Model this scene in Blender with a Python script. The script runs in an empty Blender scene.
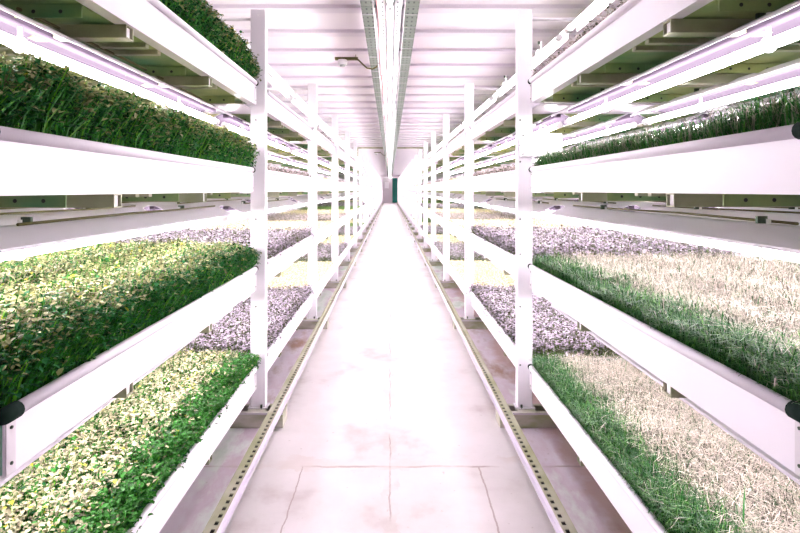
import bpy, math, random
import numpy as np

# ------------------------------------------------------------------ layout
EYE = 1.2                 # camera height
F = 530.0                 # focal length in pixels of an 800 px wide frame
PITCH = 1.9               # distance from one rack frame to the next
P0 = 0.85                 # the first rack frame
NB = 23                   # bays on each side
TOPS = {-1: {1: 0.327, 2: 0.82, 3: 1.31, 4: 1.745}, 1: {1: 0.346, 2: 0.838, 3: 1.312, 4: 1.745}}     # top of the tray rails
TH = 0.12                 # height of a tray
TL = 1.72                 # length of a tray
TW = 1.20                 # depth of a tray, away from the aisle
POSTX = {-1: 0.68, 1: 0.695}
RAILX = {-1: 0.665, 1: 0.685}
END_Y = 49.0
CEIL = 2.55
SIDE = {-1: 'left', 1: 'right'}
ORD = ['zeroth', 'first', 'second', 'third', 'fourth', 'fifth', 'sixth', 'seventh', 'eighth', 'ninth', 'tenth', 'eleventh']
TIER = {1: 'lowest', 2: 'second', 3: 'third', 4: 'topmost'}

scene = bpy.context.scene
col = scene.collection
rng = np.random.default_rng(7)
random.seed(7)

# ------------------------------------------------------------------ materials
def new_mat(name):
    m = bpy.data.materials.new(name); m.use_nodes = True
    nt = m.node_tree
    return m, nt, nt.nodes['Principled BSDF']

def simple(name, rgb, rough=0.5, metal=0.0, noise=0.0, scale=8.0, rgb2=None, stretch=None):
    m, nt, b = new_mat(name)
    b.inputs['Base Color'].default_value = (*rgb, 1)
    b.inputs['Roughness'].default_value = rough
    b.inputs['Metallic'].default_value = metal
    if noise > 0:
        tc = nt.nodes.new('ShaderNodeTexCoord'); mp = nt.nodes.new('ShaderNodeMapping')
        if stretch: mp.inputs['Scale'].default_value = stretch
        n = nt.nodes.new('ShaderNodeTexNoise'); n.inputs['Scale'].default_value = scale; n.inputs['Detail'].default_value = 6
        r = nt.nodes.new('ShaderNodeValToRGB')
        r.color_ramp.elements[0].position = 0.5 - noise; r.color_ramp.elements[1].position = 0.5 + noise
        r.color_ramp.elements[0].color = (*(rgb2 or tuple(c * 0.7 for c in rgb)), 1)
        r.color_ramp.elements[1].color = (*rgb, 1)
        nt.links.new(tc.outputs['Object'], mp.inputs['Vector']); nt.links.new(mp.outputs[0], n.inputs['Vector'])
        nt.links.new(n.outputs['Fac'], r.inputs['Fac']); nt.links.new(r.outputs[0], b.inputs['Base Color'])
    return m

def emit(name, rgb, strength):
    m = bpy.data.materials.new(name); m.use_nodes = True
    nt = m.node_tree; nt.nodes.clear()
    o = nt.nodes.new('ShaderNodeOutputMaterial'); e = nt.nodes.new('ShaderNodeEmission')
    e.inputs['Color'].default_value = (*rgb, 1); e.inputs['Strength'].default_value = strength
    nt.links.new(e.outputs[0], o.inputs[0])
    return m

M = {}
M['white'] = simple('white_powder_coat', (0.77, 0.72, 0.785), 0.35, 0, 0.25, 3.0, (0.72, 0.67, 0.735))
M['post'] = simple('post_white_paint', (0.80, 0.755, 0.81), 0.45, 0, 0.3, 2.0, (0.74, 0.70, 0.76))
M['hood'] = simple('lamp_hood_enamel', (0.72, 0.66, 0.74), 0.3)
M['zinc'] = simple('galvanised_zinc', (0.50, 0.46, 0.36), 0.42, 0.3, 0.2, 5.0, (0.24, 0.27, 0.15))
M['under'] = simple('tray_underside', (0.40, 0.42, 0.16), 0.55, 0.1, 0.14, 2.6, (0.07, 0.22, 0.10))  # green tones carry the tint of the shade beneath the trays
M['plate'] = simple('shaded_end_plate', (0.10, 0.24, 0.17), 0.5, 0.2)  # same pale tray metal, its unlit look put into a dark green
M['strip'] = simple('bare_aluminium', (0.62, 0.58, 0.62), 0.35, 0.5)
M['rubber'] = simple('black_rubber', (0.008, 0.016, 0.013), 0.7)
M['rubber'].node_tree.nodes['Principled BSDF'].inputs['Specular IOR Level'].default_value = 0.03
M['steel'] = simple('dark_bolt', (0.05, 0.07, 0.05), 0.4, 0.8)
M['beam'] = simple('weathered_beam', (0.62, 0.56, 0.54), 0.6, 0.0, 0.2, 7.0, (0.32, 0.34, 0.20), (1, 1, 3))
M['strut'] = simple('strut_zinc', (0.42, 0.40, 0.32), 0.5, 0.1, 0.2, 6.0, (0.27, 0.28, 0.15))
M['strutside'] = simple('strut_painted_side', (0.62, 0.56, 0.66), 0.5)
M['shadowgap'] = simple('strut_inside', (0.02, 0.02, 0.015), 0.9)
M['soil'] = simple('growing_mat', (0.03, 0.055, 0.02), 0.95, 0, 0.2, 40, (0.015, 0.03, 0.012))
M['red'] = simple('red_cable', (0.36, 0.16, 0.16), 0.6)
M['grey'] = simple('grey_cable', (0.35, 0.36, 0.36), 0.5)
M['olive'] = simple('olive_bracket', (0.10, 0.085, 0.022), 0.6)
M['plastic'] = simple('white_plastic', (0.82, 0.80, 0.82), 0.35)
M['greyhousing'] = simple('grey_batten_housing', (0.30, 0.29, 0.31), 0.6)
M['greydoor'] = simple('grey_door_paint', (0.60, 0.56, 0.58), 0.5)
M['teal'] = simple('teal_paint', (0.04, 0.50, 0.38), 0.5)
M['glare_cut'] = simple('glare_cut_grey_lilac', (0.075, 0.06, 0.08), 0.9)  # dark tone that tames tube glare inside the hoods
M['glare_cut'].node_tree.nodes['Principled BSDF'].inputs['Specular IOR Level'].default_value = 0.0
M['tube'] = emit('lit_tube', (1.0, 0.93, 0.97), 32.0)
M['tubetop'] = emit('lit_top_tube', (1.0, 0.93, 0.97), 24.0)
M['batten'] = emit('lit_ceiling_tube', (1.0, 0.93, 0.97), 34.0)

def leaf_mat(name, rough, trans):
    m, nt, b = new_mat(name)
    a = nt.nodes.new('ShaderNodeAttribute'); a.attribute_name = 'tint'
    nt.links.new(a.outputs['Color'], b.inputs['Base Color'])
    b.inputs['Roughness'].default_value = rough; b.inputs['Specular IOR Level'].default_value = 0.12
    t = nt.nodes.new('ShaderNodeBsdfTranslucent'); mx = nt.nodes.new('ShaderNodeMixShader')
    mx.inputs[0].default_value = trans
    nt.links.new(a.outputs['Color'], t.inputs['Color'])
    nt.links.new(b.outputs[0], mx.inputs[1]); nt.links.new(t.outputs[0], mx.inputs[2])
    nt.links.new(mx.outputs[0], nt.nodes['Material Output'].inputs[0])
    return m
M['leaf'] = leaf_mat('seedling_leaf', 0.4, 0.18)

def floor_material():
    m, nt, b = new_mat('painted_concrete')
    L = nt.links; N = nt.nodes.new
    tc = N('ShaderNodeTexCoord'); sep = N('ShaderNodeSeparateXYZ'); L.new(tc.outputs['Object'], sep.inputs[0])
    def math_(op, a, b_=None, c=None):
        n = N('ShaderNodeMath'); n.operation = op
        for i, v in enumerate((a, b_, c)):
            if v is None: continue
            if isinstance(v, (int, float)): n.inputs[i].default_value = v
            else: L.new(v, n.inputs[i])
        return n.outputs[0]
    def noise(scale, detail=8, rough=0.6, stretch=(1, 1, 1)):
        mp = N('ShaderNodeMapping'); mp.inputs['Scale'].default_value = stretch
        L.new(tc.outputs['Object'], mp.inputs[0])
        n = N('ShaderNodeTexNoise'); n.inputs['Scale'].default_value = scale; n.inputs['Detail'].default_value = detail
        n.inputs['Roughness'].default_value = rough
        L.new(mp.outputs[0], n.inputs['Vector']); return n.outputs['Fac']
    def ramp(f, stops):
        r = N('ShaderNodeValToRGB'); L.new(f, r.inputs[0])
        e = r.color_ramp.elements
        e[0].position, e[0].color = stops[0][0], (*stops[0][1], 1)
        e[1].position, e[1].color = stops[-1][0], (*stops[-1][1], 1)
        for p, c in stops[1:-1]:
            x = e.new(p); x.color = (*c, 1)
        return r.outputs[0]
    def mix(f, a, b_):
        n = N('ShaderNodeMix'); n.data_type = 'RGBA'
        if isinstance(f, (int, float)): n.inputs[0].default_value = f
        else: L.new(f, n.inputs[0])
        L.new(a, n.inputs[6]) if not isinstance(a, tuple) else setattr(n.inputs[6], 'default_value', (*a, 1))
        L.new(b_, n.inputs[7]) if not isinstance(b_, tuple) else setattr(n.inputs[7], 'default_value', (*b_, 1))
        return n.outputs[2]
    aisle = ramp(noise(2.2), [(0.3, (0.50, 0.42, 0.42)), (0.44, (0.66, 0.61, 0.61)), (0.6, (0.73, 0.675, 0.685))])
    under = ramp(noise(2.2, 8, 0.62, (1.0, 0.4, 1)), [(0.34, (0.50, 0.60, 0.50)), (0.44, (0.76, 0.78, 0.76)), (0.5, (0.62, 0.50, 0.58)), (0.56, (0.68, 0.60, 0.68)), (0.66, (0.36, 0.22, 0.17))])
    ax = math_('ABSOLUTE', sep.outputs[0])
    # long stains under the racks: mauve on one side, rusty on the other, a washed band beside the slotted channels
    nz = math_('MULTIPLY', math_('SUBTRACT', noise(3.0, 6), 0.5), 0.45)
    inner = math_('MULTIPLY', math_('SUBTRACT', math_('ADD', ax, nz), 0.76), 14.0); 
    n_ = N('ShaderNodeClamp'); L.new(inner, n_.inputs[0]); inner = n_.outputs[0]
    right = math_('GREATER_THAN', sep.outputs[0], 0.0)
    far_c = mix(right, (0.72, 0.62, 0.72), (0.52, 0.34, 0.31))
    under = mix(math_('MULTIPLY', inner, 0.8), under, far_c)
    side = math_('SMOOTH_MIN', math_('MAXIMUM', math_('MULTIPLY', math_('SUBTRACT', ax, 0.585), 60.0), 0.0), 1.0, 0.1)
    c = mix(side, aisle, under)
    # fine dirt specks
    sp = ramp(noise(38, 2, 0.5), [(0.70, (0, 0, 0)), (0.76, (1, 1, 1))])
    c = mix(math_('MULTIPLY', sp, 0.35), c, (0.28, 0.20, 0.17))
    wob = math_('MULTIPLY', math_('SUBTRACT', noise(6), 0.5), 0.03)
    broken = ramp(noise(3.1, 4), [(0.42, (0, 0, 0)), (0.56, (1, 1, 1))])
    def line(coord, at, w):   # a thin dark joint
        d = math_('ABSOLUTE', math_('SUBTRACT', math_('ADD', coord, wob), at))
        return math_('LESS_THAN', d, w)
    x, y = sep.outputs[0], sep.outputs[1]
    j1 = math_('MULTIPLY', line(x, 0.0, 0.0035), broken)
    j2 = math_('MULTIPLY', line(y, 2.3, 0.007), broken)
    near = math_('LESS_THAN', y, 2.3)
    j3 = math_('MULTIPLY', math_('ADD', line(x, -0.38, 0.0028), line(x, 0.385, 0.0035)), near)
    j4 = math_('MULTIPLY', math_('ADD', line(y, 4.9, 0.008), line(y, 7.6, 0.01)), broken)
    js = math_('MINIMUM', math_('ADD', math_('ADD', j1, j2), math_('ADD', j3, j4)), 1.0)
    c = mix(math_('MULTIPLY', js, 0.75), c, (0.36, 0.27, 0.25))
    # scuffed zone along the centre joint and the cross joint
    d0 = math_('ABSOLUTE', math_('ADD', x, math_('MULTIPLY', math_('SUBTRACT', noise(9), 0.5), 0.12)))
    sc = math_('MULTIPLY', math_('LESS_THAN', d0, 0.035), ramp(noise(5, 6), [(0.48, (0, 0, 0)), (0.6, (1, 1, 1))]))
    c = mix(math_('MULTIPLY', sc, 0.45), c, (0.55, 0.48, 0.46))
    d1 = math_('ABSOLUTE', math_('SUBTRACT', math_('ADD', y, math_('MULTIPLY', math_('SUBTRACT', noise(9), 0.5), 0.2)), 2.33))
    sc2 = math_('MULTIPLY', math_('LESS_THAN', d1, 0.05), ramp(noise(4.2, 6), [(0.46, (0, 0, 0)), (0.6, (1, 1, 1))]))
    c = mix(math_('MULTIPLY', sc2, 0.4), c, (0.60, 0.49, 0.45))
    L.new(c, b.inputs['Base Color']); b.inputs['Roughness'].default_value = 0.55
    return m
M['floor'] = floor_material()
M['ceil'] = simple('ceiling_panel', (0.80, 0.74, 0.80), 0.4, 0, 0.3, 1.2, (0.76, 0.69, 0.76))
M['rib'] = simple('ceiling_seam', (0.70, 0.64, 0.72), 0.5)
M['wall'] = simple('wall_panel', (0.80, 0.75, 0.78), 0.6, 0, 0.3, 1.5, (0.74, 0.69, 0.73))

def perforated(name, rgb):
    m, nt, b = new_mat(name)
    L = nt.links; N = nt.nodes.new
    tc = N('ShaderNodeTexCoord'); sp = N('ShaderNodeSeparateXYZ'); L.new(tc.outputs['Object'], sp.inputs[0])
    def mt(op, a, v=None, c=None):
        n = N('ShaderNodeMath'); n.operation = op
        for i, q in enumerate((a, v, c)):
            if q is None: continue
            if isinstance(q, (int, float)): n.inputs[i].default_value = q
            else: L.new(q, n.inputs[i])
        return n.outputs[0]
    fx = mt('ABSOLUTE', mt('SUBTRACT', mt('FRACT', mt('MULTIPLY', sp.outputs[0], 28.0)), 0.5))
    fy = mt('ABSOLUTE', mt('SUBTRACT', mt('FRACT', mt('MULTIPLY', sp.outputs[1], 11.0)), 0.5))
    h = mt('MULTIPLY', mt('LESS_THAN', fx, 0.17), mt('LESS_THAN', fy, 0.2))
    mx = N('ShaderNodeMix'); mx.data_type = 'RGBA'; L.new(h, mx.inputs[0])
    mx.inputs[6].default_value = (*rgb, 1); mx.inputs[7].default_value = (0.03, 0.05, 0.045, 1)
    L.new(mx.outputs[2], b.inputs['Base Color']); b.inputs['Roughness'].default_value = 0.45; b.inputs['Metallic'].default_value = 0.2
    return m
M['perf'] = perforated('perforated_cable_tray', (0.16, 0.21, 0.17))
M['perfwhite'] = perforated('perforated_white_flange', (0.45, 0.43, 0.45))

def hole_angle():
    m = M['under'].copy(); m.name = 'tray_underside_punched'
    nt = m.node_tree; L = nt.links; N = nt.nodes.new
    b = nt.nodes['Principled BSDF']; src = b.inputs['Base Color'].links[0].from_socket
    tc = N('ShaderNodeTexCoord'); sp = N('ShaderNodeSeparateXYZ'); L.new(tc.outputs['Object'], sp.inputs[0])
    def mt(op, a, v=None):
        n = N('ShaderNodeMath'); n.operation = op
        for i, q in enumerate((a, v)):
            if q is None: continue
            if isinstance(q, (int, float)): n.inputs[i].default_value = q
            else: L.new(q, n.inputs[i])
        return n.outputs[0]
    dx = mt('MULTIPLY', mt('SUBTRACT', mt('FRACT', mt('MULTIPLY', sp.outputs[0], 16.0)), 0.5), 1/16)
    dz = mt('ADD', sp.outputs[2], 0.014)
    d = mt('SQRT', mt('ADD', mt('MULTIPLY', dx, dx), mt('MULTIPLY', dz, dz)))
    mx = N('ShaderNodeMix'); mx.data_type = 'RGBA'; L.new(mt('LESS_THAN', d, 0.0045), mx.inputs[0])
    L.new(src, mx.inputs[6]); mx.inputs[7].default_value = (0.01, 0.015, 0.01, 1)
    L.new(mx.outputs[2], b.inputs['Base Color'])
    return m
M['underperf'] = hole_angle()

# ------------------------------------------------------------------ mesh helpers
class MB:
    def __init__(s): s.v = []; s.f = []; s.sm = []
    def box(s, x0, x1, y0, y1, z0, z1, bev=0.0):
        if x0 > x1: x0, x1 = x1, x0
        b = min(bev, (x1-x0)/3, (y1-y0)/3, (z1-z0)/3)
        n = len(s.v)
        if b <= 0:
            s.v += [(x, y, z) for x in (x0, x1) for y in (y0, y1) for z in (z0, z1)]
            for q in ((0,1,3,2),(4,6,7,5),(0,4,5,1),(2,3,7,6),(0,2,6,4),(1,5,7,3)): s.f.append(tuple(n+i for i in q)); s.sm.append(False)
            return s
        # chamfered box: 24 vertices
        c = ((x0+x1)/2, (y0+y1)/2, (z0+z1)/2); h = ((x1-x0)/2, (y1-y0)/2, (z1-z0)/2)
        idx = {}
        for sx in (-1,1):
            for sy in (-1,1):
                for sz in (-1,1):
                    for a in range(3):
                        sg = (sx, sy, sz)
                        p = [c[k]+sg[k]*(h[k] if k == a else h[k]-b) for k in range(3)]
                        idx[(sx,sy,sz,a)] = len(s.v); s.v.append(tuple(p))
        def F_(l): s.f.append(tuple(l)); s.sm.append(False)
        for a in range(3):
            u, w = [(1,2),(2,0),(0,1)][a]
            for sa in (-1,1):
                l = []
                for su, sw in ((-1,-1),(1,-1),(1,1),(-1,1)):
                    k = [0,0,0]; k[a] = sa; k[u] = su; k[w] = sw
                    l.append(idx[(*k, a)])
                F_(l if sa > 0 else l[::-1])
        for a in range(3):       # edges along axis a
            u, w = [(1,2),(2,0),(0,1)][a]
            for su in (-1,1):
                for sw in (-1,1):
                    k0 = [0,0,0]; k0[a] = -1; k0[u] = su; k0[w] = sw
                    k1 = list(k0); k1[a] = 1
                    l = [idx[(*k0,u)], idx[(*k1,u)], idx[(*k1,w)], idx[(*k0,w)]]
                    F_(l if su*sw < 0 else l[::-1])
        for sx in (-1,1):
            for sy in (-1,1):
                for sz in (-1,1):
                    l = [idx[(sx,sy,sz,a)] for a in range(3)]
                    F_(l if sx*sy*sz > 0 else l[::-1])
        return s
    def ext(s, prof, y0, y1, closed=True):
        """a closed outline in x,z carried along y"""
        n = len(s.v); k = len(prof)
        s.v += [(x, y0, z) for x, z in prof] + [(x, y1, z) for x, z in prof]
        for i in range(k):
            j = (i+1) % k
            s.f.append((n+i, n+j, n+k+j, n+k+i)); s.sm.append(False)
        s.f.append(tuple(range(n+k-1, n-1, -1))); s.f.append(tuple(range(n+k, n+2*k))); s.sm += [False, False]
        return s
    def tube(s, pts, r, seg=10, cap=True):
        pts = [np.array(p, float) for p in pts]; n = len(s.v); m = len(pts)
        rs = r if isinstance(r, (list, tuple)) else [r]*m
        up = None
        for i, p in enumerate(pts):
            t = pts[min(i+1, m-1)] - pts[max(i-1, 0)]; t = t/np.linalg.norm(t)
            if up is None:
                up = np.array((0,0,1.0)) if abs(t[2]) < 0.9 else np.array((1.0,0,0))
            a = np.cross(t, up); a /= np.linalg.norm(a); b = np.cross(a, t); up = b
            for j in range(seg):
                q = 2*math.pi*j/seg
                s.v.append(tuple(p + rs[i]*(math.cos(q)*a + math.sin(q)*b)))
        for i in range(m-1):
            for j in range(seg):
                k = (j+1) % seg
                s.f.append((n+i*seg+j, n+i*seg+k, n+(i+1)*seg+k, n+(i+1)*seg+j)); s.sm.append(True)
        if cap:
            s.f.append(tuple(n+j for j in range(seg-1, -1, -1))); s.f.append(tuple(n+(m-1)*seg+j for j in range(seg))); s.sm += [False, False]
        return s
    def build(s, name, mat, parent=None, loc=None):
        me = bpy.data.meshes.new(name); me.from_pydata(s.v, [], s.f); me.materials.append(M[mat])
        me.polygons.foreach_set('use_smooth', s.sm)
        import bmesh
        bm = bmesh.new(); bm.from_mesh(me); bmesh.ops.recalc_face_normals(bm, faces=bm.faces); bm.to_mesh(me); bm.free()
        o = bpy.data.objects.new(name, me); col.objects.link(o)
        if parent is not None: o.parent = parent
        if loc: o.location = loc
        return o

def tag(o, label=None, cat=None, group=None, kind=None):
    if label: o['label'] = label
    if cat: o['category'] = cat
    if group: o['group'] = group
    if kind: o['kind'] = kind
    return o

def empty(name, loc=(0, 0, 0)):
    o = bpy.data.objects.new(name, None); o.empty_display_size = 0.05; col.objects.link(o); o.location = loc
    return o

KIDS = {}
def kids(o):
    if o.name not in KIDS: KIDS[o.name] = [c for c in o.children]
    return KIDS[o.name]
def copy_tree(o, parent=None, skip=()):
    c = o.copy(); col.objects.link(c)
    if parent is not None: c.parent = parent
    for ch in kids(o):
        if ch.name.split('.')[0] in skip: continue
        copy_tree(ch, c, skip)
    return c

def where(s, k):
    """words for bay k (1 is nearest) of side s"""
    return f'{ORD[k]} bay of {SIDE[s]} rack'

# ------------------------------------------------------------------ setting
def struct(o): o['kind'] = 'structure'; return o
RX = 2.35
struct(MB().box(-RX-.1, RX+.1, -3, END_Y+3, -0.1, 0).build('floor', 'floor'))
struct(MB().box(-RX-.1, RX+.1, -3, END_Y+3, CEIL, CEIL+0.1).build('ceiling', 'ceil'))
for s, n in ((-1, 'wall_left'), (1, 'wall_right')):
    m = MB(); m.box(s*RX, s*(RX+.1), -3, END_Y+3, 0, CEIL); struct(m.build(n, 'wall'))
struct(MB().box(-RX, RX, -3.1, -3, 0, CEIL).build('wall_back', 'wall'))
# ceiling seams
m = MB()
y = 0.31
seams = []
while y < END_Y:
    seams.append(y); y += 0.60
for y in seams:
    m.ext([(-RX, CEIL-0.0), (-RX, CEIL-0.028), (RX, CEIL-0.028), (RX, CEIL)], y-0.055, y+0.055)
struct(m.build('trim_1', 'rib'))
# far wall with a doorway
m = MB(); dw0, dw1, dh = -0.62, 0.70, 2.32
m.box(-RX, dw0, END_Y, END_Y+.15, 0, CEIL); m.box(dw1, RX, END_Y, END_Y+.15, 0, CEIL); m.box(dw0, dw1, END_Y, END_Y+.15, dh, CEIL)
struct(m.build('wall_front', 'wall'))
m = MB()
m.box(dw0, dw1, END_Y+1.4, END_Y+1.5, 0, dh); struct(m.build('wall_beyond', 'teal'))
d = struct(MB().box(dw0, 0.22, END_Y-0.04, END_Y+0.02, 0.01, dh, 0.004).build('door_1', 'greydoor'))
struct(MB().tube([(0.14, END_Y-0.08, 1.0), (0.14, END_Y-0.08, 1.25)], 0.02, 8).build('door_handle', 'strip', d))
struct(MB().box(-0.5, -0.1, END_Y-0.055, END_Y-0.04, 1.35, 1.95, 0.003).build('door_panel', 'plastic', d))
# steel bulkhead frame across the tunnel
m = MB(); by = 16.35
m.box(-1.15, -0.22, by-.03, by+.03, CEIL-0.075, CEIL-0.03, 0.004); m.box(0.22, 1.15, by-.03, by+.03, CEIL-0.075, CEIL-0.03, 0.004)
m.box(-1.02, -0.98, by-.03, by+.03, CEIL-0.42, CEIL-0.075); m.box(1.02, 1.06, by-.03, by+.03, CEIL-0.42, CEIL-0.075)
struct(m.build('trim_2', 'zinc'))

# ------------------------------------------------------------------ rack frames
ZB = {q: {t: TOPS[q][t]-TH for t in TOPS[q]} for q in TOPS}
def make_frame(s):
    px = POSTX[s]
    r = empty('rack_frame')
    for xc in (px, px+1.27):
        m = MB()
        w, dp, th = 0.0375, 0.024, 0.004
        x0, x1 = s*xc-w, s*xc+w
        # C-shaped upright: web towards the camera, flanges behind
        m.box(x0, x1, -dp, -dp+th, 0.082, 2.13, 0.0015)
        m.box(x0, x0+th, -dp+th, dp, 0.082, 2.13); m.box(x1-th, x1, -dp+th, dp, 0.082, 2.13)
        m.box(x0+th, x0+0.018, dp-th, dp, 0.082, 2.13); m.box(x1-0.018, x1-th, dp-th, dp, 0.082, 2.13)
        p = m.build('post', 'post', r)
        if xc == px:
            for z in (2.10, 1.56, 1.43, 1.345, 1.05, 0.87, 0.60, 0.30):
                xo = x0 + (0.028 if s < 0 else 0.012) if z < 1.9 else s*xc
                MB().tube([(xo, -dp-0.0025, z), (xo, -dp+0.001, z)], 0.0042, 8).build('bolt', 'steel' if z < 1.9 else 'plastic', p)
            MB().box(s*xc-0.05, s*xc+0.05, -0.035, 0.035, 0.077, 0.083, 0.001).build('foot_plate', 'post', r)
    for t in TOPS[s]:
        m = MB(); m.box(s*(px+0.0375), s*(px+1.27-0.0375), -0.02, 0.02, ZB[s][t]-0.002, ZB[s][t]+0.038, 0.002)
        m.build('cross_beam', 'white', r)
        m = MB(); m.box(s*(px+0.04), s*(px+1.18), -0.16, 0.16, ZB[s][t]-0.007, ZB[s][t]-0.002)
        m.build('support_ledge', 'white', r)
    MB().tube([(s*(px+0.0375), 0, 2.085), (s*(px+1.23), 0, 2.085)], 0.009, 8).build('lamp_arm', 'strip', r)
    # base beam: channel with its lips, lying across the floor
    m = MB(); a, b = px-0.14, px+1.32
    m.box(s*a, s*b, -0.08, -0.075, 0, 0.077); m.box(s*a, s*b, 0.03, 0.035, 0, 0.077)
    m.box(s*a, s*b, -0.08, 0.035, 0.0, 0.006); m.box(s*a, s*b, -0.075, -0.058, 0.073, 0.077); m.box(s*a, s*b, 0.012, 0.03, 0.073, 0.077)
    m.box(s*a, s*(a+0.005), -0.075, 0.03, 0.006, 0.073)
    m.box(s*(px-0.045), s*(px+0.045), -0.058, 0.012, 0.060, 0.077)
    m.build('base_beam', 'beam', r)
    MB().box(s*a, s*b, -0.083, -0.080, 0.068, 0.078).build('beam_lip', 'strip', r)
    MB().tube([(s*(px-0.02), -0.03, 0.077), (s*(px-0.02), -0.03, 0.098)], 0.006, 6).build('anchor_bolt', 'steel', r)
    return r

def ptxt(s, k):
    return f'{ORD[k]} post'
far_label = lambda s, what: f'tiny distant {what} beyond the tenth post of {SIDE[s]} rack'
for s in (-1, 1):
    proto = make_frame(s)
    for k in range(0, NB+1):
        o = proto if k == 0 else copy_tree(proto, skip=('bolt', 'anchor_bolt') if k > 5 else ())
        o.location = (0, P0+k*PITCH-(0.07 if k == 0 else 0), 0)
        if k == 0: l = f'white upright rack frame beside the viewer at near end of {SIDE[s]} rack'
        elif k <= 9: l = f'white upright rack frame, {ORD[k]} post in view along {SIDE[s]} side of aisle'
        else: l = f'tiny distant white rack frame beyond the ninth post of {SIDE[s]} rack'
        tag(o, l, 'rack frame', f'{SIDE[s]} rack frames far down the aisle' if k > 9 else f'upright frames of {SIDE[s]} rack')

# junction box on the first right-hand post
r = empty('junction_box', (0.79, P0+PITCH-0.03, 1.37)); tag(r, 'blank white rectangular junction box screwed to first post of right rack', 'junction box')
MB().box(-0.125, 0.085, -0.03, 0.0, 0, 0.118, 0.004).build('box_body', 'plastic', r)
MB().box(-0.122, 0.082, -0.034, -0.03, 0.003, 0.115, 0.002).build('lid', 'plastic', r)
for z in (0.012, 0.106): MB().tube([(-0.116, -0.037, z), (-0.116, -0.034, z)], 0.004, 8).build('screw', 'steel', r)

# ------------------------------------------------------------------ slotted channels along the aisle
SEG = 3*PITCH
def make_strut(s):
    r = empty('slotted_channel')
    x0, x1 = 0.556, 0.600
    xa, xb = x0+0.007, x0+0.021
    m = MB()
    m.box(s*x0, s*xa, 0, SEG-0.01, 0.103, 0.106); m.box(s*xb, s*x1, 0, SEG-0.01, 0.103, 0.106)
    y = 0.0
    while y < SEG-0.03:
        m.box(s*xa, s*xb, y, y+0.020, 0.103, 0.106); y += 0.040
    m.build('slotted_face', 'strut', r)
    m = MB(); m.box(s*x0, s*(x0+0.003), 0, SEG-0.01, 0.078, 0.103); m.box(s*(x0-0.012), s*x0, 0, SEG-0.01, 0.078, 0.083)
    m.box(s*(x1-0.003), s*x1, 0, SEG-0.01, 0.078, 0.103)
    m.build('side_flange', 'strutside', r)
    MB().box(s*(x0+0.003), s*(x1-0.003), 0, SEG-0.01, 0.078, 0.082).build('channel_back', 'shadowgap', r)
    return r
for s in (-1, 1):
    proto = make_strut(s)
    for k in range(7):
        o = proto if k == 0 else copy_tree(proto)
        o.location = (0, P0-PITCH+0.6+k*SEG, 0)
        if k < 3: l = f'zinc channel with a row of slots at foot of {SIDE[s]} rack, {["nearest", "second", "third"][k]} length'
        else: l = f'distant zinc slotted channel far along the foot of {SIDE[s]} rack'
        tag(o, l, 'channel', f'distant slotted channels of {SIDE[s]} rack' if k > 2 else f'slotted channels along {SIDE[s]} rack')

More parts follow.
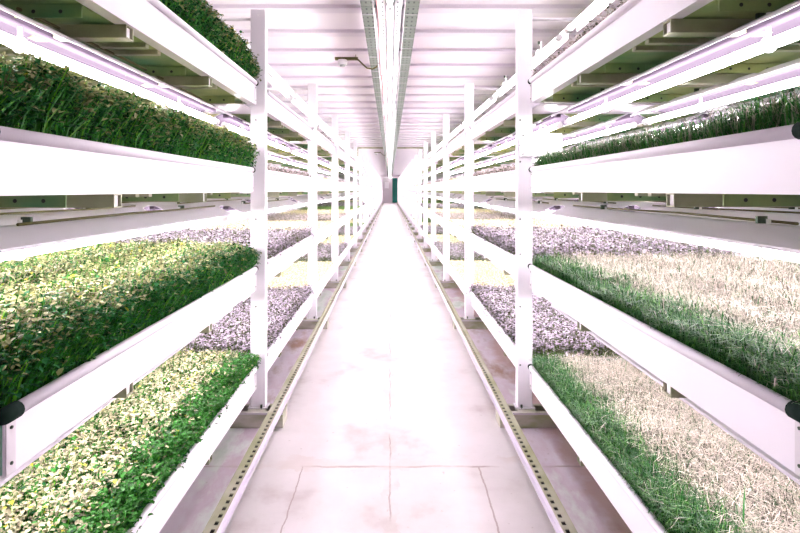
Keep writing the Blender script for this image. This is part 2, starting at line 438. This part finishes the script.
# ------------------------------------------------------------------ trays
def YOFF(s, t): return 0.01 if t == 3 else (0.07 if s < 0 else 0.025)
def make_tray(s):
    r = empty('growing_tray')
    X = lambda x: s*x
    m = MB()     # long side rail, Z-shaped plate with a foot flange
    m.box(X(0.004), X(0.008), 0, TL, 0, TH-0.012); m.box(X(0.008), X(0.04), 0, TL, 0, 0.004)
    m.build('side_rail', 'white', r)
    MB().box(X(TW-0.004), X(TW), 0, TL, 0, TH-0.012).build('side_rail', 'white', r)
    for yy in (0.0, TL-0.024):
        pl = MB().box(X(0.001), X(0.004), yy, yy+0.024, 0.001, TH-0.026, 0.0008).build('corner_strip', 'strip', r)
        for z in (0.02, 0.083): MB().tube([(X(-0.001), yy+0.012, z), (X(0.002), yy+0.012, z)], 0.0032, 8).build('rivet', 'steel', pl)
    m = MB(); m.tube([(X(0.004), 0.0, TH-0.0125), (X(0.004), TL, TH-0.0125)], 0.0125, 14)
    m.build('rolled_edge', 'white', r)
    MB().tube([(X(TW-0.004), 0.0, TH-0.0125), (X(TW-0.004), TL, TH-0.0125)], 0.0125, 10).build('rolled_edge', 'white', r)
    for xx in (0.004,):
        m = MB(); m.tube([(X(xx), -0.014, TH-0.0125), (X(xx), -0.010, TH-0.0125), (X(xx), 0.0, TH-0.0125), (X(xx), 0.03, TH-0.0125)], [0.006, 0.0125, 0.0152, 0.0152], 14)
        m.build('end_cap', 'rubber', r)
        MB().tube([(X(xx), TL-0.012, TH-0.0125), (X(xx), TL+0.008, TH-0.0125)], 0.0138, 10).build('end_cap', 'rubber', r)
    MB().box(X(0.008), X(TW-0.004), 0, 0.004, 0.001, TH-0.03).build('end_plate', 'plate', r)
    MB().box(X(0.008), X(TW-0.004), TL-0.004, TL, 0.001, TH-0.03).build('end_plate', 'white', r)
    MB().box(X(0.04), X(TW-0.004), 0.004, TL-0.004, 0.004, 0.010).build('base_sheet', 'under', r)
    for yy in (0.30, 0.92, 1.50):        # folded angles with a row of holes
        m = MB(); m.box(X(0.045), X(TW-0.06), yy, yy+0.003, -0.028, 0.004); m.box(X(0.045), X(TW-0.06), yy, yy+0.045, -0.0, 0.004)
        m.build('cross_angle', 'underperf', r)
    for yy in (0.44, 1.06):              # square tubes that end under the rail
        m = MB(); m.box(X(0.012), X(TW-0.02), yy, yy+0.003, -0.034, 0.0); m.box(X(0.012), X(TW-0.02), yy+0.035, yy+0.038, -0.034, 0.0)
        m.box(X(0.012), X(TW-0.02), yy+0.003, yy+0.035, -0.034, -0.031); m.box(X(0.012), X(TW-0.02), yy+0.003, yy+0.035, -0.003, 0.0)
        m.build('cross_tube', 'zinc', r)
        MB().box(X(0.018), X(0.05), yy+0.006, yy+0.03, -0.0305, -0.0035).build('tube_plug', 'plastic', r)
    for yy in (0.62, 0.70, 1.24, 1.63):
        MB().box(X(0.045), X(TW-0.06), yy, yy+0.022, -0.010, 0.004, 0.001).build('stiffener', 'zinc', r)
    return r

CROPS = {   # (side, tier): kinds by bay, 1 is nearest
    (-1, 1): ['cress', 'purple', 'yellow', 'purple', 'yellow', 'purple', 'green', 'yellow'],
    (-1, 2): ['pea', 'purple', 'yellow', 'sprout', 'yellow', 'green', 'purple', 'yellow'],
    (-1, 3): ['tall', 'sprout', 'yellow', 'sprout', 'yellow', 'sprout', 'green', 'sprout'],
    (-1, 4): ['tall', None, 'sprout', None, 'sprout', None, None, None],
    (1, 1): ['grass', 'purple', 'yellow', 'purple', 'yellow', 'purple', 'yellow', 'green'],
    (1, 2): ['grass', 'purple', 'yellow', 'sprout', 'yellow', 'purple', 'yellow', 'green'],
    (1, 3): ['shortgrass', 'sprout', 'yellow', 'sprout', 'yellow', 'sprout', 'green', 'sprout'],
    (1, 4): ['sprout', None, 'sprout', None, 'sprout', None, None, None],
}
CROPTXT = {'cress': 'broad leaved green shoots with pale lit tops', 'pea': 'dense leafy green pea shoots with pale tops',
           'tall': 'tall dark green leafy shoots', 'purple': 'low lilac and brown seedlings', 'yellow': 'pale yellow seedlings',
           'green': 'short green seedlings', 'sprout': 'sparse tiny sprouting seedlings', 'grass': 'fine green grassy shoots lit cream on top',
           'shortgrass': 'short fine green grassy shoots'}

PT = {}
for s in (-1, 1):
    proto = make_tray(s)
    first = True
    for t in (1, 2, 3, 4):
        for k in range(1, NB+1):
            o = proto if first else copy_tree(proto, skip=() if k < 3 else (('rivet', 'tube_plug') if k < 7 else ('rivet', 'tube_plug', 'corner_strip', 'stiffener', 'cross_angle', 'end_cap', 'cross_tube')))
            first = False
            o.location = (s*RAILX[s], P0+(k-1)*PITCH+YOFF(s, t), ZB[s][t])
            if k <= 8: l = f'white rolled-edge tray, {TIER[t]} tier, {where(s, k)}'; g = f'growing trays of {SIDE[s]} rack'
            else: l = f'tiny distant white tray on {TIER[t]} tier beyond the eighth bay of {SIDE[s]} rack'; g = f'distant trays, {TIER[t]} tier of {SIDE[s]} rack'
            tag(o, l, 'tray', g)
            PT[(s, t, k)] = o

# ------------------------------------------------------------------ crops
def arr_mesh(name, V, Q, C, mat='leaf', smooth=True):
    """V (n,3), Q (m,4) vertex ids, C (n,3) colours"""
    me = bpy.data.meshes.new(name)
    me.vertices.add(len(V)); me.vertices.foreach_set('co', V.astype(np.float32).ravel())
    me.loops.add(Q.size); me.loops.foreach_set('vertex_index', Q.astype(np.int32).ravel())
    me.polygons.add(len(Q)); me.polygons.foreach_set('loop_start', np.arange(0, Q.size, 4, dtype=np.int32))
    me.polygons.foreach_set('loop_total', np.full(len(Q), 4, dtype=np.int32))
    me.update(calc_edges=True)
    a = me.color_attributes.new('tint', 'FLOAT_COLOR', 'POINT')
    a.data.foreach_set('color', np.hstack([C, np.ones((len(C), 1))]).astype(np.float32).ravel())
    me.materials.append(M[mat])
    return me

class Shoots:
    def __init__(s): s.V = []; s.Q = []; s.C = []; s.n = 0
    def add(s, V, Q, C): s.V.append(V); s.Q.append(Q+s.n); s.C.append(C); s.n += len(V)
    def strips(s, P, W, side, C):
        """P (n,k,3) centre lines, W (n,k) half widths, side (n,3) width direction, C (n,k,3)"""
        n, k, _ = P.shape
        A = P - side[:, None, :]*W[..., None]; B = P + side[:, None, :]*W[..., None]
        V = np.stack([A, B], 2).reshape(-1, 3)
        base = (np.arange(n)*k*2)[:, None, None]
        i = np.arange(k-1)[None, :, None]
        q = np.array([0, 1, 3, 2])[None, None, :]
        Q = (base + i*2 + q).reshape(-1, 4)
        s.add(V, Q, np.repeat(C.reshape(-1, 3), 2, axis=0))
    def leaves(s, P, D, Nrm, L, Wd, C, tipC=None, droop=0.25, fold=0.2):
        """leaf blades: base P, direction D, face normal Nrm, length L, half width Wd"""
        S = np.cross(D, Nrm); S /= np.linalg.norm(S, axis=1)[:, None]+1e-9
        l, w = L[:, None], Wd[:, None]
        v0 = P
        a1 = P + D*l*0.35 + S*w + Nrm*w*fold; b1 = P + D*l*0.35 - S*w + Nrm*w*fold
        a2 = P + D*l*0.75 + S*w*0.8 + Nrm*(w*fold - l*droop*0.4); b2 = P + D*l*0.75 - S*w*0.8 + Nrm*(w*fold - l*droop*0.4)
        v5 = P + D*l - Nrm*l*droop
        V = np.stack([v0, a1, a2, v5, b2, b1], 1).reshape(-1, 3)
        base = (np.arange(len(P))*6)[:, None, None]
        Q = (base + np.array([[0, 1, 2, 3], [0, 3, 4, 5]])[None]).reshape(-1, 4)
        s.add(V, Q, np.repeat(C, 6, axis=0))
    def mesh(s, name):
        return arr_mesh(name, np.vstack(s.V), np.vstack(s.Q), np.vstack(s.C))

def unit(a): return a/(np.linalg.norm(a, axis=-1, keepdims=True)+1e-9)
def smooth_noise(x, y, seed, f):
    r = np.random.default_rng(seed); z = np.zeros_like(x)
    for i in range(7):
        a = r.uniform(0, 2*math.pi); w = f*r.uniform(0.5, 1.8)
        z += np.sin((x*math.cos(a)+y*math.sin(a))*w + r.uniform(0, 6.28))
    return z/7*1.6

def scatter(n, s, seed, x0=0.018, x1=TW-0.03):
    r = np.random.default_rng(seed)
    # jittered grid, denser along the aisle edge where the side shows
    x = x0 + (x1-x0)*r.random(n)**1.15
    y = 0.01 + (TL-0.02)*r.random(n)
    ne = n//9                                        # extra row right along the edge
    x = np.concatenate([x, x0 + 0.05*r.random(ne)]); y = np.concatenate([y, 0.01 + (TL-0.02)*r.random(ne)])
    ne2 = n//28
    x = np.concatenate([x, x0 + (x1-x0)*r.random(ne2)]); y = np.concatenate([y, TL-0.012-0.03*r.random(ne2)])
    return x, y, r

def crop(kind, s, seed, dens=1.0):
    """soil surface at z = 0; x grows away from the aisle (times s)"""
    sh = Shoots()
    if kind in ('pea', 'tall', 'cress'):
        H = {'pea': 0.145, 'tall': 0.178 if seed < 135 else 0.195, 'cress': 0.105}[kind]
        n = int({'pea': 27000, 'tall': 27000, 'cress': 30000}[kind]*dens)
        x, y, r = scatter(n, s, seed); n = len(x)
        edge = np.clip(1-x/0.16, 0, 1); e2 = np.clip(1-(TL-y)/0.14, 0, 1); e1 = np.clip(1-y/0.14, 0, 1)
        h = H*(1+0.13*smooth_noise(x, y, seed, 22)+0.10*r.standard_normal(n))*(1-0.32*edge**2-0.25*e2**2-0.25*e1**2)
        h *= np.where(r.random(n) < 0.25, r.uniform(0.45, 0.85, n), 1)
        h = np.clip(h, 0.03, H*1.35)
        lx = -0.008*edge + 0.013*r.standard_normal(n)
        lx = np.maximum(lx, -x-0.004-0.006*r.random(n))
        ly = 0.035*e2 - 0.03*e1 + 0.050*H/0.15 + 0.018*r.standard_normal(n)
        base = np.stack([x, y, np.zeros(n)], 1)
        top = base + np.stack([lx, ly, h], 1)
        mid = base*0.5+top*0.5 + np.stack([-lx*0.22, -ly*0.22, h*0.04], 1)
        P = np.stack([base, mid, top], 1)
        a = r.uniform(0, math.pi, n); side = np.stack([np.cos(a), np.sin(a), 0*a], 1)
        W = np.stack([0.0020+0*h, 0.0016+0*h, 0.0010+0*h], 1)
        g = np.clip(1+0.25*r.standard_normal(n), 0.4, 1.7)[:, None]
        sc = np.array([[0.03, 0.16, 0.02]])*g
        sc = np.where((r.random(n) < 0.16)[:, None], np.array([[0.13, 0.36, 0.03]])*g, sc)
        sh.strips(P, W, side, np.repeat(sc[:, None, :], 3, 1))
        nl = 4 if kind != 'cress' else 3
        ls = {'pea': 0.0125, 'tall': 0.0125, 'cress': 0.0125}[kind]
        for j in range(nl):
            f = [1.0, 0.98, 0.74, 0.5][j]
            f = f + (0.10*r.standard_normal(n) if j > 1 else np.zeros(n))
            f = np.clip(f, 0.2, 1.0)
            p = np.where((f < 0.5)[:, None], base+(mid-base)*(2*f)[:, None], mid+(top-mid)*(2*f-1)[:, None])
            az = a + j*math.pi + 0.5*r.standard_normal(n)
            pitch = (0.25 if j < 2 else 0.0) + 0.45*r.standard_normal(n)
            D = np.stack([np.cos(az)*np.cos(pitch), np.sin(az)*np.cos(pitch), np.sin(pitch)], 1)
            Nn = np.stack([-np.cos(az)*np.sin(pitch), -np.sin(az)*np.sin(pitch), np.cos(pitch)], 1)
            L = ls*np.clip(1+0.25*r.standard_normal(n), 0.5, 1.6)
            gg = np.clip(1+0.28*r.standard_normal(n), 0.35, 1.8)[:, None]
            c = np.array([[0.011, 0.075, 0.024]])*gg
            if j < 2:  # pale tint of the top leaves stands for lamp light on them
                c = np.array([[0.38, 0.355, 0.225]])*gg if kind == 'cress' else np.array([[0.29, 0.29, 0.14]])*gg
                yel = (r.random(n) < 0.03)[:, None]
                c = np.where(yel, np.array([[0.42, 0.40, 0.05]]), c)
                brn = (r.random(n) < 0.10)[:, None]
                c = np.where(brn, np.array([[0.16, 0.17, 0.07]])*gg, c)
                # lamp cutoff put into colour: edge leaves stay green beyond the hood's light
                unlit_edge = (r.random(n) < np.clip(0.5+((0.115 if kind == 'cress' else (0.02 if kind == 'tall' else 0.055))-x)/0.09, 0.10, 0.92))[:, None]
                c = np.where(unlit_edge, np.array([[0.035, 0.16, 0.022] if kind == 'cress' else [0.016, 0.11, 0.026]])*gg, c)
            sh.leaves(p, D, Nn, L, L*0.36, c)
    elif kind in ('grass', 'shortgrass'):
        H = {'grass': 0.09, 'shortgrass': 0.095}[kind]
        n = int({'grass': 64000, 'shortgrass': 50000}[kind]*dens)
        x, y, r = scatter(n, s, seed); n = len(x)
        edge = np.clip(1-x/0.12, 0, 1)
        h = H*(1+0.16*smooth_noise(x, y, seed, 18)+0.18*r.standard_normal(n))*(1-0.25*edge**2)
        h = np.clip(h, 0.02, H*1.6)
        a = r.uniform(0, 2*math.pi, n); bend = h*r.uniform(0.15, 0.95, n)
        lx = np.maximum(np.cos(a)*bend, -x-0.006); ly = np.sin(a)*bend
        base = np.stack([x, y, 0*x], 1)
        P1 = base + np.stack([lx*0.10, ly*0.10, h*0.45], 1)
        P2 = base + np.stack([lx*0.45, ly*0.45, h*0.86], 1)
        P3 = base + np.stack([lx, ly, h*(1.0-0.25*r.random(n))], 1)
        P = np.stack([base, P1, P2, P3], 1)
        side = np.stack([-np.sin(a), np.cos(a), 0*a], 1)
        W = np.tile(np.array([[0.0011, 0.0011, 0.0009, 0.0003]]), (n, 1))*np.clip(1+0.3*r.standard_normal(n), 0.5, 2)[:, None]
        g = np.clip(1+0.28*r.standard_normal(n), 0.35, 1.8)[:, None]
        green = np.array([[0.014, 0.080, 0.014]])*g*(1.5 if kind == 'shortgrass' else 1)
        green = np.where(((r.random(n) < 0.25) & (x < 0.15))[:, None], np.array([[0.075, 0.20, 0.035]])*g, green)
        pale = np.array([[0.50, 0.42, 0.37]])*np.clip(g, 0.6, 1.25)
        pf = np.clip((x - 0.10 - 0.03*smooth_noise(x, y, seed+5, 14))/0.10, 0, 1)*(0.86 if kind == 'grass' else 0.15) + (0.03 if kind == 'grass' else 0.30)  # pale share rises inward, painting in where the hood lets lamp light fall
        ispale = (r.random(n) < pf)[:, None]
        tip = np.where(ispale, pale, green*1.1)
        midc = np.where(ispale, pale*0.75+green*0.25, green)
        C = np.stack([green, green*0.5+midc*0.5, midc, tip], 1)
        sh.strips(P, W, side, C)
    else:
        H = {'purple': 0.076, 'yellow': 0.035, 'green': 0.045, 'sprout': 0.040}[kind]
        n = int({'purple': 17000, 'yellow': 15000, 'green': 12000, 'sprout': 9000}[kind]*dens)
        x, y, r = scatter(n, s, seed); n = len(x)
        h = H*np.clip(1+0.15*smooth_noise(x, y, seed, 18)+0.25*r.standard_normal(n), 0.3, 1.7)
        base = np.stack([x, y, 0*x], 1)
        top = base + np.stack([0.012*r.standard_normal(n)-0.008*np.clip(1-x/0.06, 0, 1), 0.012*r.standard_normal(n), h], 1)
        a = r.uniform(0, math.pi, n); side = np.stack([np.cos(a), np.sin(a), 0*a], 1)
        pal = {'purple': ([0.40, 0.34, 0.41], [0.06, 0.05, 0.03], [0.10, 0.15, 0.04]), 'yellow': ([0.78, 0.70, 0.46], [0.66, 0.58, 0.40], [0.40, 0.40, 0.12]),
               'green': ([0.16, 0.26, 0.06], [0.08, 0.16, 0.05], [0.10, 0.2, 0.05]), 'sprout': ([0.52, 0.44, 0.44], [0.10, 0.11, 0.08], [0.30, 0.26, 0.2])}[kind]
        g = np.clip(1+0.3*r.standard_normal(n), 0.35, 1.8)[:, None]
        sc = np.array([pal[2]])*g
        W = np.stack([0.0012+0*h, 0.0010+0*h, 0.0008+0*h], 1)
        P = np.stack([base, base*0.5+top*0.5, top], 1)
        sh.strips(P, W, side, np.repeat(sc[:, None, :], 3, 1))
        for j in range(3):
            az = a + j*math.pi*0.9 + 0.4*r.standard_normal(n); pitch = 0.15+0.4*r.standard_normal(n)
            D = np.stack([np.cos(az)*np.cos(pitch), np.sin(az)*np.cos(pitch), np.sin(pitch)], 1)
            Nn = np.stack([-np.cos(az)*np.sin(pitch), -np.sin(az)*np.sin(pitch), np.cos(pitch)], 1)
            L = {'purple': 0.013, 'yellow': 0.010, 'green': 0.012, 'sprout': 0.010}[kind]*np.clip(1+0.25*r.standard_normal(n), 0.5, 1.6)
            gg = np.clip(1+0.25*r.standard_normal(n), 0.4, 1.7)[:, None]
            dk = (r.random(n) < 0.28)[:, None]
            c = np.where(dk, np.array([pal[1]])*gg, np.array([pal[0]])*gg)
            p = top if j < 2 else base*0.45+top*0.55
            if j == 2 and kind == 'purple': c = np.where((r.random(n) < 0.6)[:, None], np.array([[0.07, 0.085, 0.03]])*gg, c)
            sh.leaves(p, D, Nn, L, L*0.45, c)
    # mirror to the side
    V = np.vstack(sh.V); V[:, 0] *= s
    me = arr_mesh('shoots', V, np.vstack(sh.Q), np.vstack(sh.C))
    return me, H

LIFT = {'pea': 0.092, 'tall': 0.092, 'cress': 0.085, 'grass': 0.078, 'shortgrass': 0.085, 'purple': 0.078, 'yellow': 0.088, 'green': 0.08, 'sprout': 0.100}
CACHE = {}
MAT = {}
def soil_mesh(s):
    m = MB(); m.box(s*0.009, s*(TW-0.005), 0.005, TL-0.005, 0.011, 0.082)
    o = m.build('growing_mat', 'soil'); me = o.data; bpy.data.objects.remove(o); return me
soil = {s: soil_mesh(s) for s in (-1, 1)}
for s in (-1, 1):
    for t in (1, 2, 3, 4):
        for k in range(1, NB+1):
            lst = CROPS[(s, t)]
            kind = lst[k-1] if k <= 8 else (['yellow', 'purple', 'green'][(k+t) % 3] if t < 4 else None)
            if kind is None: continue
            if k == 1:
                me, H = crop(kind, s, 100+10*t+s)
            else:
                key = (kind, s, 0 if k <= 3 else 1)
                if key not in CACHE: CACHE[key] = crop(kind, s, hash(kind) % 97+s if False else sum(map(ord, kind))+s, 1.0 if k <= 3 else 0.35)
                me, H = CACHE[key]
            r = empty('seedling_crop', (s*RAILX[s], P0+(k-1)*PITCH+YOFF(s, t), ZB[s][t]))
            o = bpy.data.objects.new('shoots', me); col.objects.link(o); o.parent = r; o.location = (0, 0, LIFT[kind]-0.01); o['kind'] = 'stuff'
            g_ = bpy.data.objects.new('growing_mat', soil[s]); col.objects.link(g_); g_.parent = r
            if k <= 8: tag(r, f'{CROPTXT[kind]}, {TIER[t]} tier, {where(s, k)}', 'seedlings', f'crops of {SIDE[s]} rack', 'stuff')
            else: tag(r, f'distant {kind} seedlings on {TIER[t]} tier beyond the eighth bay of {SIDE[s]} rack', 'seedlings', f'distant {kind} crops, {TIER[t]} tier of {SIDE[s]} rack', 'stuff')

# ------------------------------------------------------------------ grow lamps
LL = 1.80
def make_lamp(s, top=False):
    r = empty('grow_lamp')
    hw, hh, th = 0.095, 0.045, 0.0025
    tz = -0.020
    if top:
        m = MB(); m.box(0.030, 0.050, 0.0, LL-0.02, 0.0, 0.030, 0.002); m.box(0.046, 0.050, 0.0, LL-0.02, -0.03, 0.0); m.build('backing_strip', 'plastic', r)
    else:
        prof = [(-hw, 0), (-hw, 0.008), (-0.022, hh), (0.022, hh), (hw, 0.008), (hw, 0), (hw-th, 0), (hw-th, 0.006), (0.021, hh-th), (-0.021, hh-th), (-hw+th, 0.006), (-hw+th, 0)]
        MB().ext(prof, 0.02, LL-0.06).build('reflector_hood', 'hood', r)
        g = 0.0004; e = 0.0012
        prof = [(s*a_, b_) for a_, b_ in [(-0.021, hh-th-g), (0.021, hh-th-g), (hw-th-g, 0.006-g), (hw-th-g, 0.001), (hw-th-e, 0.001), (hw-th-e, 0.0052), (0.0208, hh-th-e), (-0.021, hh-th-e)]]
        MB().ext(prof, 0.022, LL-0.062).build('glare_cut_liner', 'glare_cut', r)  # added on the far panel only, to keep it from glaring
        MB().box(-0.015, 0.015, 0.03, LL-0.07, 0.022, hh-0.005, 0.003).build('ballast_spine', 'glare_cut', r)
    MB().tube([(0, 0.03, tz), (0, LL-0.07, tz)], 0.013, 10).build('light_tube', 'tubetop' if top else 'tube', r)
    for y0, y1 in ((0.0, 0.03), (LL-0.07, LL-0.02)):
        MB().tube([(0, y0, tz), (0, y1, tz)], 0.0165, 12).build('tube_end_cap', 'plastic', r)
    for yy in (0.35, 1.30):
        m = MB(); R_ = 0.030 if top else 0.018
        pts = [(R_*math.cos(a), yy, tz+R_*math.sin(a)) for a in np.linspace(-math.pi/2-2.6, -math.pi/2+2.6, 16)]
        m.tube(pts, 0.003, 6); m.tube([(0.0, yy, tz+R_), (0.0, yy, hh+0.012)], 0.005, 8)
        m.build('clip', 'plastic', r)
        m = MB()
        m.box(-0.012, 0.012, yy+0.02, yy+0.028, hh, hh+0.018); m.build('hanger', 'steel', r)
    m = MB(); m.tube([(0.03, 0.3, hh+0.004), (0.035, 0.8, hh+0.007), (0.028, 1.3, hh+0.004), (0.01, LL-0.08, hh+0.004)], 0.004, 6); m.build('cord', 'olive', r) if not top else None
    return r
LROW = [0.215, 0.61, 1.01]
LDROP = {2: 0.098, 3: 0.118, 4: 0.060}
for s in (-1, 1):
    proto = make_lamp(s); first = True
    for t in (2, 3, 4):
        for k in range(1, NB+1):
            rows = 3 if k <= 3 else (2 if k <= 6 else 1)
            for i in range(rows):
                if first: o = proto; first = False
                else: o = copy_tree(proto, skip=() if k < 3 else (('cord', 'hanger', 'clip') if k < 6 else ('cord', 'hanger', 'clip', 'tube_end_cap')))
                o.location = (s*(RAILX[s]+LROW[i]), P0+(k-1)*PITCH+0.06, ZB[s][t]-LDROP[t])
                rw = ['aisle-side', 'middle', 'wall-side'][i]
                if k <= 8: tag(o, f'{rw} lit tube lamp under {TIER[t]} tray, {where(s, k)}', 'lamp', f'grow lamps of {SIDE[s]} rack')
                else: tag(o, f'distant lit tube lamp under {TIER[t]} tier beyond the eighth bay of {SIDE[s]} rack', 'lamp', f'distant lamps under {TIER[t]} tier of {SIDE[s]} rack')
    # lamps above the topmost trays hang from the frame arms
    proto = make_lamp(s, True); first = True
    for k in range(1, NB+1):
        if s < 0 and k == 1: continue
        o = proto if first else copy_tree(proto, skip=() if k < 3 else ('cord', 'hanger', 'clip')); first = False
        o.location = (s*(RAILX[s]+0.215), P0+(k-1)*PITCH+0.06, 2.03)
        if k <= 8: tag(o, f'lit tube lamp above topmost tray near ceiling, {where(s, k)}', 'lamp', f'top lamps of {SIDE[s]} rack')
        else: tag(o, f'distant lit tube lamp near ceiling beyond the eighth bay of {SIDE[s]} rack', 'lamp', f'distant top lamps of {SIDE[s]} rack')

# ------------------------------------------------------------------ central ceiling services
BL = 2.4
def make_batten():
    r = empty('ceiling_batten')
    MB().ext([(-0.03, 0.03), (-0.022, 0), (0.022, 0), (0.03, 0.03), (0.03, 0.055), (-0.03, 0.055)], 0, BL-0.02).build('housing', 'greyhousing', r)
    for a, b in ((-0.085, -0.031), (0.031, 0.070)):
        MB().box(a, b, 0, BL-0.02, 0.030, 0.033).build('perforated_flange', 'perfwhite', r)
    MB().tube([(0, 0.03, -0.018), (0, BL-0.05, -0.018)], 0.014, 10).build('light_tube', 'batten', r)
    for y0 in (0.0, BL-0.05): MB().box(-0.014, 0.014, y0, y0+0.03, -0.034, 0.0, 0.002).build('tube_holder', 'plastic', r)
    for y0 in (0.4, 1.2, 2.0):
        MB().box(-0.066, 0.066, y0, y0+0.012, 0.028, 0.058).build('mounting_strap', 'zinc', r)
    return r
def make_ctray(s):
    r = empty('cable_tray')
    m = MB(); m.box(0.105, 0.198, 0, BL-0.004, 0.0, 0.003); m.build('perforated_base', 'perf', r) if s > 0 else None
    if s < 0:
        m = MB(); m.box(-0.198, -0.118, 0, BL-0.004, 0.0, 0.003); m.build('perforated_base', 'perf', r)
    a, b = (0.105, 0.198) if s > 0 else (0.118, 0.198)
    m = MB()
    for x in (a, b):
        m.box(s*(x-0.0015), s*(x+0.0015), 0, BL-0.004, 0.0, 0.045); m.box(s*(x-0.004), s*(x+0.004), 0, BL-0.004, 0.043, 0.047)
    m.build('side_lip', 'strip', r)
    for yy in (0.4, 1.6):
        m = MB(); m.box(s*(b-0.003), s*(b+0.003), yy-0.008, yy+0.008, 0.047, 0.085); m.box(s*a, s*(b+0.003), yy-0.008, yy+0.008, 0.080, 0.086)
        m.tube([(s*(a+b)/2, yy, 0.083), (s*(a+b)/2, yy, CEIL-2.445)], 0.004, 6); m.build('hanger', 'zinc', r)
    for i in range(8):
        yy = 0.15+i*0.3
        MB().box(s*a, s*b, yy, yy+0.01, -0.005, 0.0).build('rung', 'grey', r)
    return r
pb = make_batten(); pc = {s: make_ctray(s) for s in (-1, 1)}
NBAT = 20
for i in range(NBAT):
    y = 1.2+i*BL
    o = pb if i == 0 else copy_tree(pb, skip=('mounting_strap',) if i > 4 else ())
    o.location = (0, y, 2.46)
    if i < 6: tag(o, f'lit white batten light down the ceiling centre, {ORD[i+1]} from the front', 'ceiling light', 'ceiling battens')
    else: tag(o, 'distant lit batten light down the ceiling centre', 'ceiling light', 'distant ceiling battens')
    for s in (-1, 1):
        c = pc[s] if i == 0 else copy_tree(pc[s], skip=('rung',) if i > 5 else ())
        c.location = (0, y, 2.445)
        if i < 6: tag(c, f'perforated cable tray {SIDE[s]} of ceiling lights, {ORD[i+1]} length from the front', 'cable tray', f'cable trays {SIDE[s]} of the ceiling lights')
        else: tag(c, f'distant perforated cable tray length {SIDE[s]} of ceiling lights', 'cable tray', f'distant cable trays {SIDE[s]} of the ceiling lights')
def wavy(x, z, amp, n=240, y0=1.2, y1=39.0, seed=1):
    r = random.Random(seed); ph = [r.uniform(0, 6.28) for _ in range(3)]
    pts = []
    for i in range(n):
        y = y0+(y1-y0)*i/(n-1)
        pts.append((x+amp*(math.sin(y*2.1+ph[0])+0.6*math.sin(y*5.3+ph[1])), y, z+0.004*math.sin(y*3.1+ph[2])))
    return pts
tag(MB().tube(wavy(-0.093, 2.462, 0.006, seed=2), 0.007, 6).build('red_cable', 'red'), 'thin red cable running along left of the ceiling lights', 'cable')
tag(MB().tube(wavy(-0.108, 2.462, 0.004, seed=5), 0.006, 6).build('grey_cable', 'grey'), 'grey cable running beside the red cable under the ceiling', 'cable')
tag(MB().tube(wavy(0.080, 2.462, 0.007, seed=3), 0.007, 6).build('grey_cable', 'grey'), 'grey wavy cable running along right of the ceiling lights', 'cable')

def detector(loc, label, sc=1.0):
    r = empty('smoke_detector', loc); tag(r, label, 'detector')
    m = MB()
    m.tube([(0, 0, -0.005), (0, 0, 0.0), (0, 0, 0.035), (0, 0, 0.045)], [0.042, 0.046, 0.050, 0.044], 24); m.build('detector_body', 'plastic', r)
    MB().tube([(0, 0, -0.022), (0, 0, -0.018), (0, 0, -0.005)], [0.022, 0.028, 0.028], 20).build('sensor_dome', 'grey', r)
    MB().box(-0.075, 0.155, -0.022, 0.022, 0.045, 0.070, 0.002).build('bracket', 'olive', r)
    MB().box(0.131, 0.135, -0.022, 0.022, 0.070, CEIL-loc[2], 0).build('bracket_leg', 'olive', r)
    pts = [(0.125, 0, 0.052), (0.16, 0, 0.045), (0.20, 0, 0.005), (0.245, 0, -0.035), (0.30, 0, -0.045), (0.34, 0, -0.025), (0.36, 0, 0.02)]
    MB().tube(pts, 0.008, 8).build('cord', 'olive', r)
    return r
detector((-0.475, 5.3, 2.475-0.02), 'white round smoke detector on olive arm hanging left of nearest ceiling lights')
detector((-0.475, 18.6, 2.475-0.02), 'tiny far smoke detector beneath ceiling beyond the steel cross frame')

# ------------------------------------------------------------------ camera, world, view
cam = bpy.data.cameras.new('camera'); co = bpy.data.objects.new('camera', cam); col.objects.link(co)
co.location = (0, 0, EYE); co.rotation_euler = (math.radians(90), 0, 0)
cam.sensor_width = 36; cam.lens = F/800*36; cam.shift_x = 10/800; cam.shift_y = -76.5/800; cam.clip_start = 0.05; cam.clip_end = 200
scene.camera = co
w = bpy.data.worlds.new('world'); scene.world = w; w.use_nodes = True
w.node_tree.nodes['Background'].inputs[0].default_value = (0.9, 0.85, 0.9, 1); w.node_tree.nodes['Background'].inputs[1].default_value = 0.3
vs = scene.view_settings; vs.view_transform = 'Standard'; vs.look = 'None'; vs.exposure = 0.88; vs.gamma = 1; vs.use_curve_mapping = False
scene.cycles.max_bounces = 8; scene.cycles.diffuse_bounces = 5; scene.cycles.glossy_bounces = 3
scene.cycles.transmission_bounces = 3; scene.cycles.caustics_reflective = False; scene.cycles.caustics_refractive = False
scene.cycles.sample_clamp_indirect = 8
